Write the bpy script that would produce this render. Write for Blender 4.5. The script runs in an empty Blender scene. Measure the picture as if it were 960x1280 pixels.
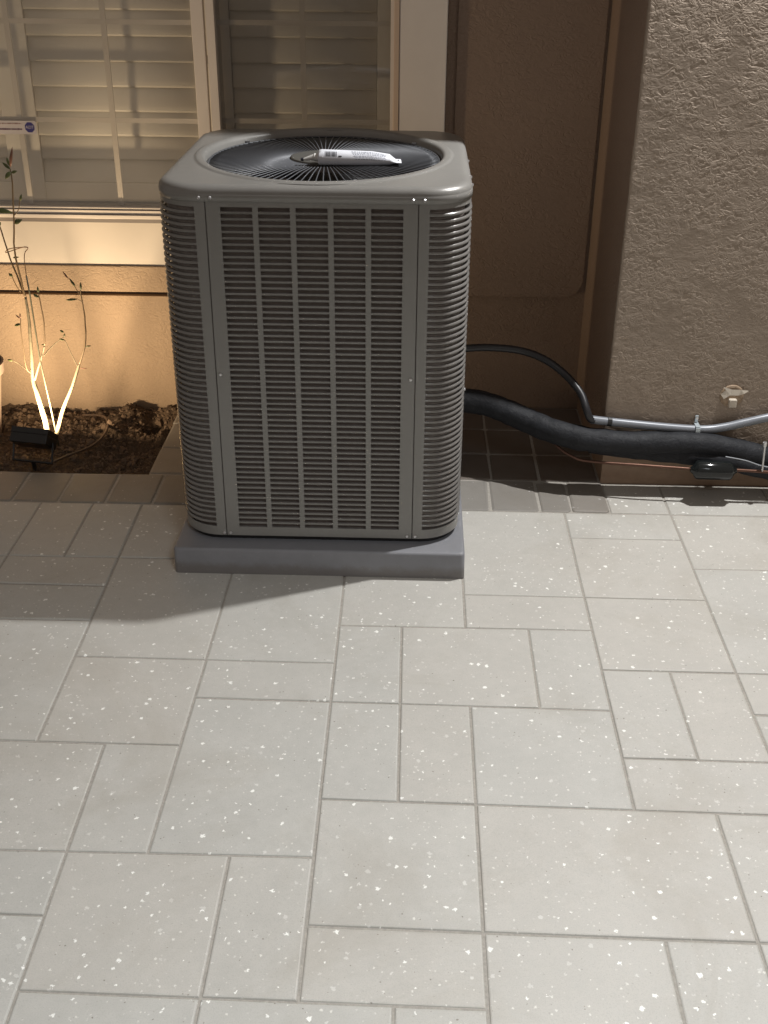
import bpy, math, random
from mathutils import Vector, Matrix, noise
R_ = math.radians
random.seed(11)
sc = bpy.context.scene
col = sc.collection

# ------------------------------------------------------------------ camera
cam_d = bpy.data.cameras.new('camera')
cam = bpy.data.objects.new('camera', cam_d); col.objects.link(cam)
cam_d.sensor_fit = 'VERTICAL'; cam_d.sensor_height = 24.0
cam_d.lens = 24.0 * 1408.7 / 1280.0
cam_d.clip_start = 0.05; cam_d.clip_end = 500
rt = Vector((0.99951805, 0.03033259, 0.00660251))
dn = Vector((0.02012435, -0.47119467, -0.88179963))
fw = Vector((-0.0236362, 0.88150753, -0.471578))
m = Matrix((rt, -dn, -fw)).transposed().to_4x4()
m.translation = Vector((0.16746714, -1.69454067, 1.55825274))
cam.matrix_world = m
sc.camera = cam
sc.render.resolution_x = 768; sc.render.resolution_y = 1024
sc.view_settings.view_transform = 'Standard'
sc.view_settings.look = 'None'
sc.view_settings.exposure = 0.0
sc.view_settings.gamma = 1.0

# ------------------------------------------------------------------ night sky
w = bpy.data.worlds.new('World'); sc.world = w; w.use_nodes = True
bg = w.node_tree.nodes['Background']
bg.inputs[0].default_value = (1.0, 0.84, 0.73, 1); bg.inputs[1].default_value = 0.235

# wall flood lamp, high on the pillar to the right, out of frame
ld = bpy.data.lights.new('flood_lamp', 'SPOT'); ld.energy = 318; ld.color = (1.0, 0.99, 0.98)
ld.spot_size = R_(165); ld.spot_blend = 0.35; ld.shadow_soft_size = 0.03
lo = bpy.data.objects.new('flood_lamp', ld); col.objects.link(lo)
lo.location = (1.35, 1.372, 2.62)
lo.rotation_euler = (Vector((-0.9, -1.0, 0)) - Vector(lo.location)).to_track_quat('-Z', 'Y').to_euler()
# soft patio lamp behind the camera
pd = bpy.data.lights.new('patio_lamp', 'AREA'); pd.energy = 17; pd.spread = R_(84); pd.color = (0.90, 0.96, 1.0); pd.shape = 'DISK'; pd.size = 0.9
pl_ = bpy.data.objects.new('patio_lamp', pd); col.objects.link(pl_); pl_.location = (0.9, -1.9, 2.7)
pl_.rotation_euler = (Vector((0.2, -1.2, 0)) - Vector(pl_.location)).to_track_quat('-Z', 'Y').to_euler()
# small garden uplight lamp (its black housing is built below)
UP = Vector((-1.035, 1.535, 0.062))
ud = bpy.data.lights.new('garden_uplight_lamp', 'AREA'); ud.energy = 10.0; ud.spread = R_(175); ud.color = (1.0, 0.745, 0.46)
ud.shape = 'RECTANGLE'; ud.size = 0.06; ud.size_y = 0.025
uo = bpy.data.objects.new('garden_uplight_lamp', ud); col.objects.link(uo)
UPD = Vector((0.12, 0.62, 0.77)).normalized()
uo.location = UP + UPD * 0.022
uo.rotation_euler = UPD.to_track_quat('-Z', 'Y').to_euler()

# ------------------------------------------------------------------ materials
class NT:
    def __init__(s, name, rough=0.6, metal=0.0, spec=0.5):
        s.m = bpy.data.materials.new(name); s.m.use_nodes = True
        s.t = s.m.node_tree; s.b = s.t.nodes['Principled BSDF']; s.out = s.t.nodes['Material Output']
        s.b.inputs['Roughness'].default_value = rough; s.b.inputs['Metallic'].default_value = metal
        s.b.inputs['Specular IOR Level'].default_value = spec
    def n(s, typ, **kw):
        x = s.t.nodes.new(typ)
        for k, v in kw.items(): setattr(x, k, v)
        return x
    def l(s, a, b): s.t.links.new(a, b)
    def pos(s): return s.n('ShaderNodeNewGeometry').outputs['Position']
    def objc(s): return s.n('ShaderNodeTexCoord').outputs['Object']
    def noise(s, vec, scale, detail=4, rough=0.55, dist=0.0):
        x = s.n('ShaderNodeTexNoise'); s.l(vec, x.inputs['Vector'])
        x.inputs['Scale'].default_value = scale; x.inputs['Detail'].default_value = detail
        x.inputs['Roughness'].default_value = rough; x.inputs['Distortion'].default_value = dist
        return x.outputs['Fac']
    def vor(s, vec, scale, feature='F1'):
        x = s.n('ShaderNodeTexVoronoi', feature=feature); s.l(vec, x.inputs['Vector'])
        x.inputs['Scale'].default_value = scale
        return x
    def ramp(s, fac, stops):
        x = s.n('ShaderNodeValToRGB'); s.l(fac, x.inputs['Fac'])
        e = x.color_ramp.elements
        while len(e) < len(stops): e.new(0.5)
        for q, (p, c) in zip(e, stops):
            q.position = p; q.color = (c, c, c, 1) if isinstance(c, (int, float)) else (*c, 1)
        return x.outputs['Color']
    def mix(s, fac, a, b, mode='MIX'):
        x = s.n('ShaderNodeMix', data_type='RGBA', blend_type=mode)
        for sock, v in ((x.inputs['Factor'], fac), (x.inputs['A'], a), (x.inputs['B'], b)):
            if isinstance(v, (int, float)): sock.default_value = v
            elif isinstance(v, tuple): sock.default_value = (*v, 1)
            else: s.l(v, sock)
        return x.outputs['Result']
    def math(s, op, a, b=0.0, c=0.0):
        x = s.n('ShaderNodeMath', operation=op)
        for i, v in enumerate((a, b, c)):
            if isinstance(v, (int, float)): x.inputs[i].default_value = v
            else: s.l(v, x.inputs[i])
        return x.outputs[0]
    def color(s, c):
        if isinstance(c, tuple): s.b.inputs['Base Color'].default_value = (*c, 1)
        else: s.l(c, s.b.inputs['Base Color'])
    def bump(s, h, strength=0.3, dist=0.002, prev=None):
        x = s.n('ShaderNodeBump'); x.inputs['Strength'].default_value = strength
        x.inputs['Distance'].default_value = dist; s.l(h, x.inputs['Height'])
        if prev is not None: s.l(prev, x.inputs['Normal'])
        s.l(x.outputs[0], s.b.inputs['Normal']); return x.outputs[0]

def simple(name, c, rough=0.6, metal=0.0, var=0.0, scale=30, bump=0.0, spec=0.5):
    t = NT(name, rough, metal, spec)
    if var:
        f = t.noise(t.pos(), scale, 5)
        t.color(t.mix(f, tuple(v * (1 - var) for v in c), tuple(min(1, v * (1 + var)) for v in c)))
        if bump: t.bump(f, bump, 0.002)
    else: t.color(c)
    return t.m

def paver_mat(name, base, chips):
    t = NT(name, 0.55)
    p = t.pos()
    oi = t.n('ShaderNodeObjectInfo')
    big = t.noise(p, 5.0, 5, 0.6)
    fine = t.noise(p, 420.0, 3, 0.7)
    mid = t.noise(p, 38.0, 5, 0.65)
    c = t.mix(t.ramp(big, [(0.3, 0), (0.7, 1)]), tuple(v * 0.93 for v in base), tuple(v * 1.05 for v in base))
    c = t.mix(t.math('MULTIPLY', oi.outputs['Random'], 0.3), c, (base[0] * 1.04, base[1] * 0.96, base[2] * 0.90))
    c = t.mix(t.math('MULTIPLY', t.ramp(mid, [(0.35, 1), (0.6, 0)]), 0.16), c, tuple(v * 0.7 for v in base))
    c = t.mix(t.math('MULTIPLY', t.ramp(fine, [(0.3, 1), (0.5, 0)]), 0.35), c, tuple(v * 0.55 for v in base))
    # stains: soft irregular darker patches
    st = t.noise(p, 2.3, 6, 0.7, 0.6)
    c = t.mix(t.math('MULTIPLY', t.ramp(st, [(0.50, 0), (0.70, 1)]), 0.34), c, (base[0] * 0.62, base[1] * 0.55, base[2] * 0.47))
    r = None
    # exposed aggregate chips: irregular cells, only some of them filled
    def layer(scale, keep, rmin, rmax, off, distort=0.75):
        nd = t.n('ShaderNodeTexNoise'); t.l(p, nd.inputs['Vector']); nd.inputs['Scale'].default_value = scale * 3.4; nd.inputs['Detail'].default_value = 2
        sub = t.n('ShaderNodeVectorMath', operation='SUBTRACT'); t.l(nd.outputs['Color'], sub.inputs[0]); sub.inputs[1].default_value = (0.5, 0.5, 0.5)
        sca = t.n('ShaderNodeVectorMath', operation='SCALE'); t.l(sub.outputs[0], sca.inputs[0]); sca.inputs['Scale'].default_value = distort / scale
        add = t.n('ShaderNodeVectorMath', operation='ADD'); t.l(p, add.inputs[0]); t.l(sca.outputs[0], add.inputs[1])
        ad2 = t.n('ShaderNodeVectorMath', operation='ADD'); t.l(add.outputs[0], ad2.inputs[0]); ad2.inputs[1].default_value = (off, off * 0.7, 0)
        mp = t.n('ShaderNodeMapping'); t.l(ad2.outputs[0], mp.inputs['Vector']); mp.inputs['Rotation'].default_value = (0, 0, off); mp.inputs['Scale'].default_value = (1, 1, 0.0)
        v = t.vor(mp.outputs[0], scale); v.inputs['Randomness'].default_value = 1.0
        sep = t.n('ShaderNodeSeparateColor'); t.l(v.outputs['Color'], sep.inputs[0])
        pick = t.math('LESS_THAN', sep.outputs[0], keep)
        rad = t.math('MULTIPLY_ADD', t.math('POWER', sep.outputs[1], 2.0), (rmax - rmin), rmin)
        inside = t.math('LESS_THAN', v.outputs['Distance'], rad)
        return t.math('MULTIPLY', pick, inside), sep.outputs[2]
    if chips:
        for (s_, k, a, b, off, cw) in ((62, 0.34 * chips, 0.13, 0.30, 0.3, (0.86, 0.86, 0.82)), (115, 0.38 * chips, 0.12, 0.30, 1.7, (0.66, 0.65, 0.60)), (150, .10, .10, .26, 5.7, (0.20, 0.18, 0.15)), (190, 0.09, 0.10, 0.22, 2.9, (0.30, 0.27, 0.23))):
            msk, rnd = layer(s_, k, a, b, off)
            c = t.mix(t.math('MULTIPLY', msk, t.math('MULTIPLY_ADD', rnd, 0.7, 0.22)), c, cw)
    t.color(c)
    rg = t.ramp(mid, [(0.3, 0.52), (0.7, 0.62)]); t.l(rg, t.b.inputs['Roughness'])
    b1 = t.bump(fine, 0.35, 0.0006)
    t.bump(mid, 0.12, 0.0008, b1)
    return t.m

M_pav = paver_mat('speckled_paver', (0.462, 0.455, 0.422), 1.0)
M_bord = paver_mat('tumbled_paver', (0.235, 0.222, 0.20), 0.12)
M_pav_dark = paver_mat('dark_paver', (0.15, 0.125, 0.105), 0.0)  # darker, chip-free paver tone for the right part of the recess
M_joint = simple('joint_sand', (0.33, 0.31, 0.275), 0.95, var=0.35, scale=160, bump=0.6)

def stucco_mat(name, base, disp=False, amp=1.0):
    t = NT(name, 0.74, spec=0.35)
    p = t.pos()
    mp = t.n('ShaderNodeMapping'); t.l(p, mp.inputs['Vector']); mp.inputs['Rotation'].default_value = (0, R_(28), 0); mp.inputs['Scale'].default_value = (0.75, 1, 1.15)
    n1 = t.noise(mp.outputs[0], 52, 2.8, 0.5, 1.2)
    ridge = t.ramp(t.math('ABSOLUTE', t.math('SUBTRACT', n1, 0.5)), [(0.0, 1), (0.07, 0.7), (0.2, 0.0)])
    n2 = t.noise(mp.outputs[0], 26, 4, 0.6, 0.5)
    n3 = t.noise(p, 170, 3, 0.6)
    patch = t.ramp(t.noise(p, 7, 3), [(0.36, 0.25), (0.52, 1.0)])
    h = t.math('ADD', t.math('MULTIPLY', t.math('MULTIPLY', ridge, patch), 0.55), t.math('ADD', t.math('MULTIPLY', n2, 0.6), t.math('MULTIPLY', n3, 0.07)))
    big = t.noise(p, 3.5, 4)
    c = t.mix(big, tuple(v * 0.9 for v in base), tuple(v * 1.08 for v in base))
    c = t.mix(t.math('MULTIPLY', t.ramp(n3, [(0.35, 1), (0.55, 0)]), 0.25), c, tuple(v * 0.72 for v in base))
    if disp:
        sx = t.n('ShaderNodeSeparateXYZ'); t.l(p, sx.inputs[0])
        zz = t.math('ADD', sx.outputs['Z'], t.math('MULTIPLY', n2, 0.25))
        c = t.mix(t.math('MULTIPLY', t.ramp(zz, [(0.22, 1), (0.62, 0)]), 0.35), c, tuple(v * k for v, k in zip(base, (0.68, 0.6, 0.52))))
    t.color(c)
    if disp:
        d = t.n('ShaderNodeDisplacement'); t.l(h, d.inputs['Height']); d.inputs['Scale'].default_value = 0.0016 * amp; d.inputs['Midlevel'].default_value = 0.6
        t.l(d.outputs[0], t.out.inputs['Displacement']); t.m.displacement_method = 'BOTH'
    else: t.bump(h, 0.7 * amp, 0.0045)
    return t.m

WALLC = (0.36, 0.295, 0.235)
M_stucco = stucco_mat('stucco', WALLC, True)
M_stucco_b = stucco_mat('stucco_fine', (0.345, 0.255, 0.175), False, 0.75)
M_stucco_s = stucco_mat('stucco_smooth', (0.29, 0.215, 0.165), False, 0.8)
M_foot = simple('painted_footing', (0.33, 0.23, 0.16), 0.8, var=0.2, scale=40, bump=0.4)
M_trim = simple('cream_trim_paint', (0.84, 0.79, 0.73), 0.5, var=0.05, scale=12, bump=0.1)
M_apron = simple('cream_apron_paint', (0.60, 0.55, 0.49), 0.5, var=0.05, scale=12, bump=0.1)
M_vinyl = simple('window_vinyl', (0.74, 0.68, 0.62), 0.35)
M_screed = simple('grey_metal_strip', (0.11, 0.085, 0.075), 0.6, 0.2, var=0.2, scale=60)
M_shut = simple('shutter_paint', (0.86, 0.82, 0.76), 0.4)
M_dark = simple('dark_void', (0.012, 0.012, 0.013), 0.8)
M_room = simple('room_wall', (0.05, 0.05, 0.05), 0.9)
t = NT('unit_paint', 0.36, 0.1)
f = t.noise(t.pos(), 6, 4); f2 = t.noise(t.pos(), 900, 2)
t.color(t.mix(f, (0.198, 0.194, 0.182), (0.242, 0.237, 0.223)))
t.l(t.ramp(f, [(0.3, 0.30), (0.7, 0.42)]), t.b.inputs['Roughness']); t.bump(f2, 0.12, 0.0004)
M_unit = t.m
M_unit_rib = simple('unit_rib_paint', (0.20, 0.193, 0.183), 0.22, 0.25, var=0.15, scale=90)
t = NT('coil_fins', 0.6, 0.3)
f = t.noise(t.pos(), 70, 4)
t.color(t.mix(f, (0.21, 0.185, 0.17), (0.38, 0.335, 0.315)))
M_coil = t.m
M_fan = simple('fan_black', (0.02, 0.02, 0.022), 0.45, 0.2)
M_wire = simple('grille_wire_paint', (0.095, 0.10, 0.11), 0.42, 0.2)
M_hub = simple('hub_plate', (0.10, 0.098, 0.09), 0.4, 0.2)
M_screw = simple('zinc', (0.65, 0.65, 0.66), 0.3, 0.9)
t = NT('pad_plastic', 0.55)
f = t.noise(t.pos(), 9, 5, 0.65); f2 = t.noise(t.pos(), 240, 3)
sx = t.n('ShaderNodeSeparateXYZ'); t.l(t.pos(), sx.inputs[0])
dz_ = t.math('ADD', sx.outputs['Z'], t.math('MULTIPLY', t.noise(t.pos(), 30, 4), -0.035))
pc = t.mix(t.math('MULTIPLY', t.ramp(dz_, [(0.0, 1), (0.02, 0)]), 0.55), t.mix(f, (0.165, 0.168, 0.18), (0.245, 0.25, 0.268)), (0.13, 0.11, 0.09))
t.color(t.mix(t.math('MULTIPLY', t.ramp(t.noise(t.pos(), 55, 4, 0.7), [(0.6, 0), (0.75, 1)]), 0.3), pc, (0.33, 0.32, 0.30))); t.bump(f2, 0.3, 0.0006)
M_pad = t.m
M_tube_w = simple('tube_white_plastic', (0.66, 0.68, 0.73), 0.5, var=0.04, scale=60)
M_nozzle = simple('tube_nozzle_plastic', (0.6, 0.6, 0.58), 0.3)
M_ink = simple('print_black', (0.02, 0.022, 0.03), 0.5)
M_ink_g = simple('print_grey', (0.22, 0.24, 0.30), 0.5)
t = NT('insulation_foam', 0.6, spec=0.3)
f = t.noise(t.pos(), 18, 5, 0.6, 0.4); f2 = t.noise(t.pos(), 120, 3)
t.color(t.mix(f, (0.007, 0.0075, 0.009), (0.022, 0.024, 0.029))); b = t.bump(t.noise(t.pos(), 34, 6, 0.7, 1.2), 0.45, 0.010); t.bump(f2, 0.4, 0.0015, b)
M_foam = t.m
t = NT('black_flex_conduit', 0.38)
t.color((0.02, 0.02, 0.022))
M_flex = t.m
M_cond = simple('grey_conduit', (0.20, 0.215, 0.24), 0.35, 0.1, var=0.1, scale=50)
M_copper = simple('copper', (0.13, 0.07, 0.05), 0.45, 0.8, var=0.3, scale=70)
M_drier = simple('glossy_black_enamel', (0.01, 0.012, 0.012), 0.12)
M_blackp = simple('uplight_black', (0.012, 0.012, 0.012), 0.45)
M_bark = simple('pale_bark', (0.20, 0.17, 0.11), 0.7, var=0.3, scale=90, bump=0.4)
M_twig = simple('green_brown_twig', (0.13, 0.085, 0.04), 0.6, var=0.3, scale=90)
M_leaf = simple('leaf', (0.085, 0.10, 0.03), 0.5, var=0.4, scale=60)
M_bud = simple('reddish_bud', (0.16, 0.07, 0.04), 0.5)
M_rust = simple('rusty_wire', (0.16, 0.09, 0.05), 0.6, 0.5)
M_stake = simple('green_stake', (0.12, 0.12, 0.08), 0.5)
M_pot = simple('terracotta', (0.20, 0.145, 0.11), 0.85, var=0.15, scale=30)
t = NT('soil', 0.95, spec=0.2)
p = t.pos(); f = t.noise(p, 22, 6, 0.7); f2 = t.noise(p, 160, 4, 0.7)
c = t.mix(f, (0.022, 0.016, 0.012), (0.085, 0.058, 0.04))
c = t.mix(t.ramp(f2, [(0.35, 0.0), (0.75, 0.55)]), c, (0.20, 0.14, 0.09))
t.color(c); b = t.bump(f2, 0.9, 0.004); M_soil = t.m
M_chip = simple('bark_chip', (0.13, 0.088, 0.058), 0.9, var=0.55, scale=25)
M_paper = simple('sticker_paper', (0.56, 0.52, 0.52), 0.5)
M_blue = simple('sticker_blue', (0.05, 0.045, 0.20), 0.4)
M_plast = simple('clear_grey_clip', (0.55, 0.62, 0.66), 0.25, 0.4)
M_tape = simple('cream_patch', (0.62, 0.56, 0.47), 0.6)

def glass_mat(name, tint, trans_mix, rough=0.02):
    m_ = bpy.data.materials.new(name); m_.use_nodes = True; nt = m_.node_tree; nt.nodes.clear()
    o = nt.nodes.new('ShaderNodeOutputMaterial'); tr = nt.nodes.new('ShaderNodeBsdfTransparent'); tr.inputs[0].default_value = (*tint, 1)
    gl = nt.nodes.new('ShaderNodeBsdfGlossy'); gl.inputs['Roughness'].default_value = rough; gl.inputs[0].default_value = (0.9, 0.9, 0.9, 1)
    fr = nt.nodes.new('ShaderNodeFresnel'); fr.inputs[0].default_value = 1.5
    mx = nt.nodes.new('ShaderNodeMixShader')
    ge = nt.nodes.new('ShaderNodeNewGeometry'); mu_ = nt.nodes.new('ShaderNodeMath'); mu_.operation = 'MULTIPLY'; su_ = nt.nodes.new('ShaderNodeMath'); su_.operation = 'SUBTRACT'; su_.inputs[0].default_value = 1.0
    nt.links.new(ge.outputs['Backfacing'], su_.inputs[1]); nt.links.new(su_.outputs[0], mu_.inputs[0]); nt.links.new(fr.outputs[0], mu_.inputs[1])
    nt.links.new(mu_.outputs[0], mx.inputs[0]); nt.links.new(tr.outputs[0], mx.inputs[1]); nt.links.new(gl.outputs[0], mx.inputs[2])
    # a thin film of dust on the pane
    du = nt.nodes.new('ShaderNodeBsdfDiffuse'); du.inputs[0].default_value = (0.62, 0.60, 0.57, 1)
    m2 = nt.nodes.new('ShaderNodeMixShader'); ns = nt.nodes.new('ShaderNodeTexNoise'); gp = nt.nodes.new('ShaderNodeNewGeometry')
    ns.inputs['Scale'].default_value = 4.0; ns.inputs['Detail'].default_value = 5; nt.links.new(gp.outputs['Position'], ns.inputs['Vector'])
    ma = nt.nodes.new('ShaderNodeMath'); ma.operation = 'MULTIPLY_ADD'; ma.inputs[1].default_value = 0.10; ma.inputs[2].default_value = 0.05
    nt.links.new(ns.outputs['Fac'], ma.inputs[0]); nt.links.new(ma.outputs[0], m2.inputs[0])
    nt.links.new(mx.outputs[0], m2.inputs[1]); nt.links.new(du.outputs[0], m2.inputs[2]); nt.links.new(m2.outputs[0], o.inputs[0])
    return m_
M_glass = glass_mat('window_glass', (0.95, 0.95, 0.94), 0.9)
# insect screen: fine mesh, part see-through, part dull grey thread
m_ = bpy.data.materials.new('insect_mesh'); m_.use_nodes = True; nt = m_.node_tree; nt.nodes.clear()
o_ = nt.nodes.new('ShaderNodeOutputMaterial'); tr = nt.nodes.new('ShaderNodeBsdfTransparent'); df = nt.nodes.new('ShaderNodeBsdfDiffuse')
df.inputs[0].default_value = (0.06, 0.06, 0.06, 1); mx = nt.nodes.new('ShaderNodeMixShader'); mx.inputs[0].default_value = 0.14
nt.links.new(tr.outputs[0], mx.inputs[1]); nt.links.new(df.outputs[0], mx.inputs[2]); nt.links.new(mx.outputs[0], o_.inputs[0])
M_screen = m_

# ------------------------------------------------------------------ helpers
class MB:
    def __init__(s): s.v = []; s.f = []
    def add(s, vs, fs):
        k = len(s.v); s.v += [tuple(v) for v in vs]; s.f += [tuple(i + k for i in f) for f in fs]; return s
    def box(s, x0, x1, y0, y1, z0, z1):
        vs = [(x, y, z) for z in (z0, z1) for y in (y0, y1) for x in (x0, x1)]
        return s.add(vs, [(0, 2, 3, 1), (4, 5, 7, 6), (0, 1, 5, 4), (2, 6, 7, 3), (0, 4, 6, 2), (1, 3, 7, 5)])
    def tube(s, pts, rad, n=8, cap=True):
        pts = [Vector(p) for p in pts]; k = len(pts)
        rr = rad if isinstance(rad, (list, tuple)) else [rad] * k
        rings = []; up = Vector((0.13, 0.31, 0.94)).normalized()
        for i, p_ in enumerate(pts):
            d = (pts[min(i + 1, k - 1)] - pts[max(i - 1, 0)]).normalized()
            a = d.cross(up)
            if a.length < 0.05: a = d.cross(Vector((1, 0, 0)))
            a.normalize(); b_ = d.cross(a)
            rings.append([p_ + (a * math.cos(q) + b_ * math.sin(q)) * rr[i] for q in [2 * math.pi * j / n for j in range(n)]])
        vs = [v for r in rings for v in r]; fs = []
        for i in range(k - 1):
            for j in range(n):
                a0 = i * n + j; b0 = i * n + (j + 1) % n
                fs.append((a0, a0 + n, b0 + n, b0))
        if cap: fs += [tuple(range(n)), tuple(reversed(range((k - 1) * n, k * n)))]
        return s.add(vs, fs)
    def disc(s, c, axis, r, h, n=12, r2=None):
        c = Vector(c); ax = Vector(axis).normalized()
        return s.tube([c, c + ax * h], [r, r if r2 is None else r2], n)
    def build(s, name, mat, parent=None, smooth=False, bevel=0.0, origin=None, data=False):
        org = Vector(origin) if origin is not None else (parent_world(parent) if parent else Vector((0, 0, 0)))
        me = bpy.data.meshes.new(name); me.from_pydata([tuple(Vector(v) - org) for v in s.v], [], s.f); me.update()
        if mat: me.materials.append(mat)
        if smooth:
            for p_ in me.polygons: p_.use_smooth = True
        if data: return me
        o = bpy.data.objects.new(name, me); col.objects.link(o)
        if parent: o.parent = parent; o.location = org - parent_world(parent)
        else: o.location = org
        if bevel:
            bv = o.modifiers.new('bevel', 'BEVEL'); bv.width = bevel; bv.segments = 2; bv.limit_method = 'ANGLE'; bv.angle_limit = R_(40)
        return o
def parent_world(o):
    v = Vector((0, 0, 0))
    while o: v = v + o.location; o = o.parent
    return v
def place(name, me, parent, loc, rot=None):
    o = bpy.data.objects.new(name, me); col.objects.link(o)
    o.parent = parent; o.location = Vector(loc) - (parent_world(parent) if parent else Vector((0, 0, 0)))
    if rot: o.rotation_euler = rot
    return o
def thing(name, loc, label, cat, group=None):
    o = bpy.data.objects.new(name, None); col.objects.link(o); o.location = loc; o.empty_display_size = 0.1
    return tag(o, label, cat, group)
def tag(o, label, cat, group=None):
    o['label'] = label; o['category'] = cat
    if group: o['group'] = group
    return o
def struct(o): o['kind'] = 'structure'; return o
def smooth_path(pts, n=6):
    pts = [Vector(p) for p in pts]; out = []
    for i in range(len(pts) - 1):
        p0 = pts[max(i - 1, 0)]; p1 = pts[i]; p2 = pts[i + 1]; p3 = pts[min(i + 2, len(pts) - 1)]
        for j in range(n):
            u = j / n
            out.append(0.5 * ((2 * p1) + (p2 - p0) * u + (2 * p0 - 5 * p1 + 4 * p2 - p3) * u * u + (3 * p1 - p0 - 3 * p2 + p3) * u ** 3))
    out.append(pts[-1]); return out

# ------------------------------------------------------------------ ground
g = MB(); g.add([(-40, -40, -0.25), (40, -40, -0.25), (40, 40, -0.25), (-40, 40, -0.25)], [(0, 1, 2, 3)])
struct(g.build('ground', simple('far_ground', (0.12, 0.10, 0.08), 0.95)))
G = 0.155
XR = -0.655        # left edge of the pavers beside the planting bed
bed = MB()
bed.box(-4.5, 4.0, -2.6, 1.437, -0.2, -0.0027)
bed.box(XR + 0.004, 0.76, 1.437, 2.028, -0.2, -0.0027)
pave = struct(bed.build('patio_paving', M_joint))

corner = {(-4,4):(-0.624,0.616),(-4,3):(-0.614,0.464),(-2,3):(-0.307,0.463),(0,3):(-0.006,0.469),(-2,2):(-0.304,0.32),(0,2):(-0.005,0.32),(-4,1):(-0.612,0.157),(-2,1):(-0.315,0.161),(-3,1):(-0.467,0.155),(-4,6):(-0.621,0.929),(-4,5):(-0.631,0.773),(-4,8):(-0.623,1.238),(-5,8):(-0.776,1.232),(-6,8):(-0.929,1.228),(-5,6):(-0.769,0.927),(-6,6):(-0.925,0.921),(0,5):(-0.002,0.795),(0,4):(-0.003,0.627),(1,4):(0.151,0.622),(2,4):(0.305,0.625),(3,4):(0.465,0.621),(4,4):(0.613,0.623),(2,5):(0.311,0.772),(4,5):(0.618,0.773),(6,5):(0.928,0.771),(4,8):(0.623,1.241),(4,7):(0.617,1.088),(6,6):(0.931,0.93),(4,3):(0.619,0.462),(5,3):(0.776,0.459),(6,3):(0.931,0.459),(3,2):(0.457,0.312),(4,2):(0.613,0.313),(2,2):(0.307,0.309),(1,2):(0.152,0.315),(4,1):(0.623,0.153),(5,1):(0.775,0.149),(4,0):(0.618,-0.001),(2,0):(0.31,0.003),(1,0):(0.153,0.006),(5,0):(0.781,-0.007),(2,-2):(0.305,-0.312),(5,-2):(0.777,-0.321),(4,-2):(0.624,-0.32),(2,-3):(0.309,-0.47),(1,-3):(0.156,-0.471),(-3,-1):(-0.465,-0.153),(-2,-1):(-0.31,-0.151),(0,-1):(-0.005,-0.15),(-1,-1):(-0.16,-0.153),(-3,-2):(-0.466,-0.308),(-3,-3):(-0.453,-0.463),(-1,-3):(-0.159,-0.461),(0,-3):(0.0,-0.463),(0,0):(0.002,0.003),(0,-2):(0.006,-0.309)}
def cpt(i, j):
    # each long joint is a nearly straight line, a little off the ideal grid
    def line(known, k):
        n_ = len(known)
        if n_ == 0: return 0.0
        mk = sum(q[0] for q in known) / n_; md = sum(q[1] for q in known) / n_
        v_ = sum((q[0] - mk) ** 2 for q in known)
        if n_ < 3 or v_ < 2: return md * 0.7
        return md + sum((q[0] - mk) * (q[1] - md) for q in known) / v_ * (max(-7, min(9, k)) - mk)
    x = i * G + line([(q[1], v[0] - q[0] * G) for q, v in corner.items() if q[0] == i], j)
    y = (j * G if j < 8 else 1.238 + (j - 8) * G) + (line([(q[0], v[1] - q[1] * G) for q, v in corner.items() if q[1] == j], i) if j < 8 else 0)
    return x, y
def slab(pts, name, mat, h=0.05, gap=0.0026, ch=0.0035, parent=None, dz=0.0, side=False):
    # a flat-topped block with a small worn chamfer; pts counter-clockwise
    n = len(pts); c = Vector((sum(p[0] for p in pts) / n, sum(p[1] for p in pts) / n))
    def inset(d):
        out = []
        for k in range(n):
            p0 = Vector(pts[k - 1]); p1 = Vector(pts[k]); p2 = Vector(pts[(k + 1) % n])
            e1 = (p1 - p0).normalized(); e2 = (p2 - p1).normalized()
            n1 = Vector((-e1.y, e1.x)); n2 = Vector((-e2.y, e2.x)); b_ = (n1 + n2); b_ = b_ / max(0.3, b_.length_squared / 2)
            out.append(p1 + b_ * d)
        return out
    a = inset(gap); b_ = inset(gap + ch * 0.35); d = inset(gap + ch)
    tz = [random.uniform(-0.0006, 0.0006) for _ in range(n)]
    mb = MB()
    vs = [(p[0], p[1], -h) for p in a] + [(p[0], p[1], dz - ch * 0.75 + tz[i]) for i, p in enumerate(a)] + \
         [(p[0], p[1], dz - ch * 0.2 + tz[i]) for i, p in enumerate(b_)] + [(p[0], p[1], dz + tz[i]) for i, p in enumerate(d)]
    fs = []
    for r in range(3):
        for k in range(n):
            q = (k + 1) % n
            fs.append((r * n + k, r * n + q, (r + 1) * n + q, (r + 1) * n + k))
    fs.append(tuple(range(3 * n, 4 * n)))
    mb.add(vs, fs)
    return mb.build(name, mat, parent, origin=(c.x, c.y, 0))
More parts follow.
